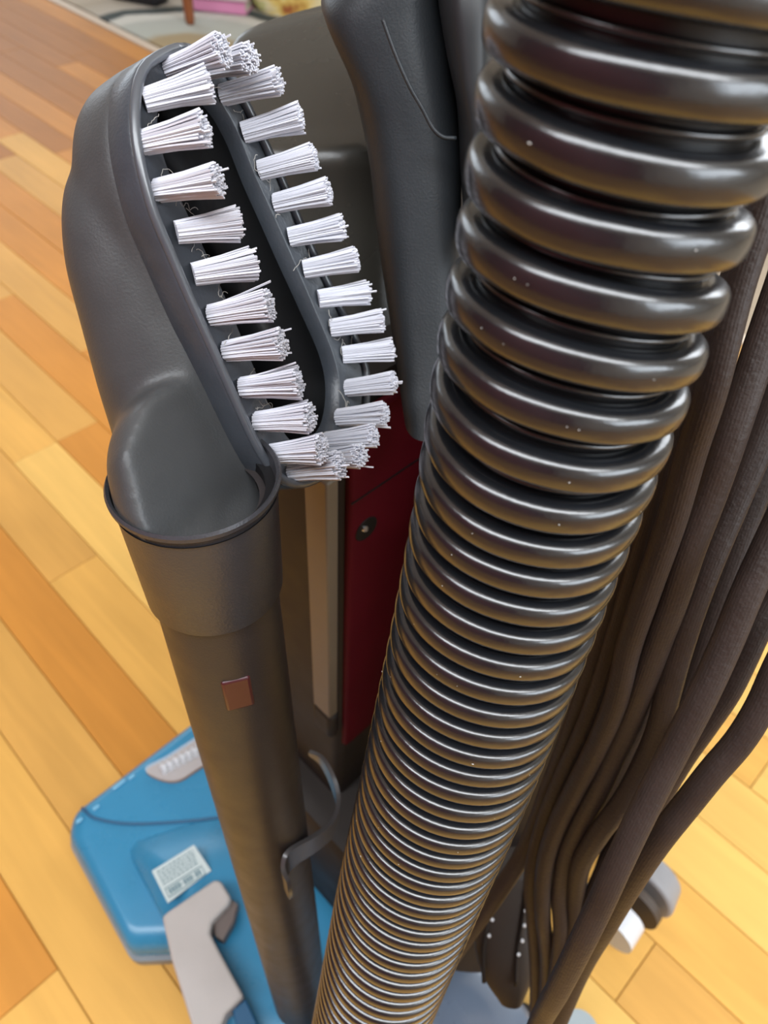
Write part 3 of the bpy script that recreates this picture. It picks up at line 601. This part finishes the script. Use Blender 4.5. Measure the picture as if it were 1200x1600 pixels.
# ================================================================ BACKGROUND BEYOND THE BOARDS
rugc = Z(292, 88)
def rug():
    m = bpy.data.materials.new('rug_rings'); m.use_nodes = True; nt = m.node_tree; b = nt.nodes['Principled BSDF']; b.inputs['Roughness'].default_value = .95
    tc = nt.nodes.new('ShaderNodeTexCoord'); ln = nt.nodes.new('ShaderNodeVectorMath'); ln.operation = 'LENGTH'; nt.links.new(tc.outputs['Object'], ln.inputs[0])
    nz = nt.nodes.new('ShaderNodeTexNoise'); nz.inputs['Scale'].default_value = 8; nt.links.new(tc.outputs['Object'], nz.inputs['Vector'])
    ma = nt.nodes.new('ShaderNodeMath'); ma.operation = 'MULTIPLY_ADD'; ma.inputs[1].default_value = .06; nt.links.new(nz.outputs[0], ma.inputs[0]); nt.links.new(ln.outputs['Value'], ma.inputs[2])
    r = nt.nodes.new('ShaderNodeValToRGB'); r.color_ramp.interpolation = 'LINEAR'; nt.links.new(ma.outputs[0], r.inputs[0]); E_ = r.color_ramp.elements
    cols = [(0, (.36, .28, .15)), (.17, (.36, .29, .17)), (.20, (.44, .47, .42)), (.30, (.46, .49, .45)), (.32, (.62, .63, .58)), (.36, (.62, .63, .58)), (.375, (.06, .075, .075)), (.41, (.06, .08, .08)), (.425, (.50, .47, .40)), (.52, (.42, .37, .29)), (.55, (.50, .45, .36)), (.8, (.45, .38, .29))]
    E_[0].position = 0; E_[0].color = cols[0][1]+(1,); E_[1].position = 1; E_[1].color = cols[-1][1]+(1,)
    for p, c in cols[1:-1]: e = E_.new(p); e.color = c+(1,)
    nt.links.new(r.outputs[0], b.inputs['Base Color'])
    V, F = [], []; N = 72; cu, cv = uvof(rugc)
    pts = []
    for k in range(N):
        a = 2*math.pi*k/N; p = (.86*math.cos(a), .70*math.sin(a)); pts.append(p)
    pts = [(u, min(v, (VB-.03)-cv)) for u, v in pts]
    V, F = rings([[UU*u+VV*v for u, v in pts], [UU*u*.995+VV*v*.995+UP*.007 for u, v in pts]])
    o = mesh('area_rug', V, F, m); o.location = Vector((rugc[0], rugc[1], 0)); return tag(o, 'beige rug with dark and pale ring pattern beyond the boards', 'rug')
rug()
tw_ = mat('table_leg_wood', (.26, .085, .03, 1), .35, .5, var=.25, vscale=30)
tb = Z(298, 42); table = thing('side_table', 'small brown wooden table with turned legs standing on the ring rug', 'table', tb)
e_u, e_v = unit(Z(420, -60)-Z(298, 42)*1.0), None
tdir = unit(np.array([.35, .94, 0])); tside = np.array([.94, -.35, 0])
def tleg(c):
    prof_ = [(0, .010), (.01, .013), (.05, .014), (.12, .020), (.16, .026), (.175, .030), (.19, .022), (.25, .026), (.36, .030), (.42, .024), (.45, .032), (.52, .032)]
    an = np.linspace(0, 2*math.pi, 20, endpoint=False)
    mesh('leg', *rings([[c+UP*z+np.array([math.cos(t), math.sin(t), 0])*r for t in an] for z, r in prof_]), tw_, table, smooth=True)
base = np.array([tb[0], tb[1], 0.007])
for i in (0, 1):
    for j in (0, 1): tleg(base+tside*(.55*i)+tdir*(.40*j))
box('tabletop', base+tside*.275+tdir*.2+UP*.53, tside, tdir, UP, .33, .25, .014, tw_, table, .006)
# dark low thing at the top edge, beside the table leg
dk = Z(216, -14, .03); tag(box('dark_shoe', np.array([dk[0], dk[1], .035]), tside, tdir, UP, .085, .04, .030, mat('shoe_dark', (.015, .015, .018, 1), .6), None, .02, 4), 'dark low shape lying on the rug by the table leg, cut by the picture edge', 'shoe')
bk = [('cream', (.62, .56, .40)), ('pale_green', (.40, .46, .32)), ('pink', (.70, .28, .48)), ('white', (.75, .74, .68)), ('ochre', (.55, .42, .18))]
def book(c, ang, w, d, h, col, name, lab):
    x = np.array([math.cos(ang), math.sin(ang), 0]); y = np.array([-math.sin(ang), math.cos(ang), 0]); t = thing('book', lab, 'book', c, 'books piled beyond the rug')
    cm = mat('cover_'+name, tuple(col)+(1,), .55)
    box('cover', c+UP*(h-.0015), x, y, UP, w/2, d/2, .0015, cm, t); box('cover', c+UP*.0015, x, y, UP, w/2, d/2, .0015, cm, t)
    box('spine', c+UP*h/2-y*(d/2-.0015), x, y, UP, w/2, .0015, h/2, cm, t)
    box('pages', c+UP*h/2+y*.001, x, y, UP, w/2-.004, d/2-.004, h/2-.0028, mat('paper', (.78, .74, .62, 1), .8), t)
bz = Z(346, 28); z = .0075
labs = ['pink book at the bottom of the pile beyond the rug', 'white book lying on the pink book', 'pale green book in the middle of the floor pile', 'cream book above the green one on the pile', 'ochre book on top of the floor pile']
for i, (nm, h) in enumerate((('pink', .030), ('white', .022), ('pale_green', .026), ('cream', .03), ('ochre', .028))):
    c = np.array([bz[0]+.01*math.sin(i*3), bz[1]+.08+.008*i, z]); book(c, -.10+.08*math.sin(i*2.3), 0.15-.006*i, .13, h, dict(bk)[nm], nm, labs[i]); z += h
# flowered bag right of the pile
fb = Z(440, 32); fb[0] += .035; fm = bpy.data.materials.new('flower_cloth'); fm.use_nodes = True; nt = fm.node_tree; b = nt.nodes['Principled BSDF']; b.inputs['Roughness'].default_value = .8
tc = nt.nodes.new('ShaderNodeTexCoord'); vo = nt.nodes.new('ShaderNodeTexNoise'); vo.inputs['Scale'].default_value = 16; vo.inputs['Detail'].default_value = 4; nt.links.new(tc.outputs['Object'], vo.inputs['Vector'])
r = nt.nodes.new('ShaderNodeValToRGB'); nt.links.new(vo.outputs[0], r.inputs[0]); r.color_ramp.elements[0].position = .36; r.color_ramp.elements[0].color = (.40, .12, .04, 1); r.color_ramp.elements[1].position = .66; r.color_ramp.elements[1].color = (.55, .60, .18, 1)
for p, c in ((.43, (.66, .42, .10, 1)), (.5, (.85, .66, .20, 1)), (.57, (.88, .80, .50, 1))): e = r.color_ramp.elements.new(p); e.color = c
nt.links.new(r.outputs[0], b.inputs['Base Color'])
bag = thing('flowered_bag', 'yellow flower-patterned cloth bag standing beside the book pile', 'bag', fb)
rs = []
for z_, s in ((0, .90), (.02, 1), (.12, 1.04), (.22, .98), (.30, .90), (.305, .86)):
    ring = []
    for t in np.linspace(0, 2*math.pi, 48, endpoint=False):
        q = 3.2; ca, sa = math.cos(t), math.sin(t); ring.append(np.array([fb[0]+.02, fb[1]+.10, z_+.0075])+(np.array([1, .1, 0])*.15*math.copysign(abs(ca)**(2/q), ca)+np.array([-.1, 1, 0])*.09*math.copysign(abs(sa)**(2/q), sa))*s*(1+.02*math.sin(5*t+z_*30)))
    rs.append(ring)
mesh('bag_body', *rings(rs), fm, bag, auto=50)
for s in (-1, 1):
    hp = [np.array([fb[0]+.02+x, fb[1]+.10+s*.07, z_]) for x, z_ in ((-.07, .29), (-.06, .38), (0, .43), (.06, .38), (.07, .29))]; tube('handle', smoothpath(hp, 30), .006, fm, bag, 10)
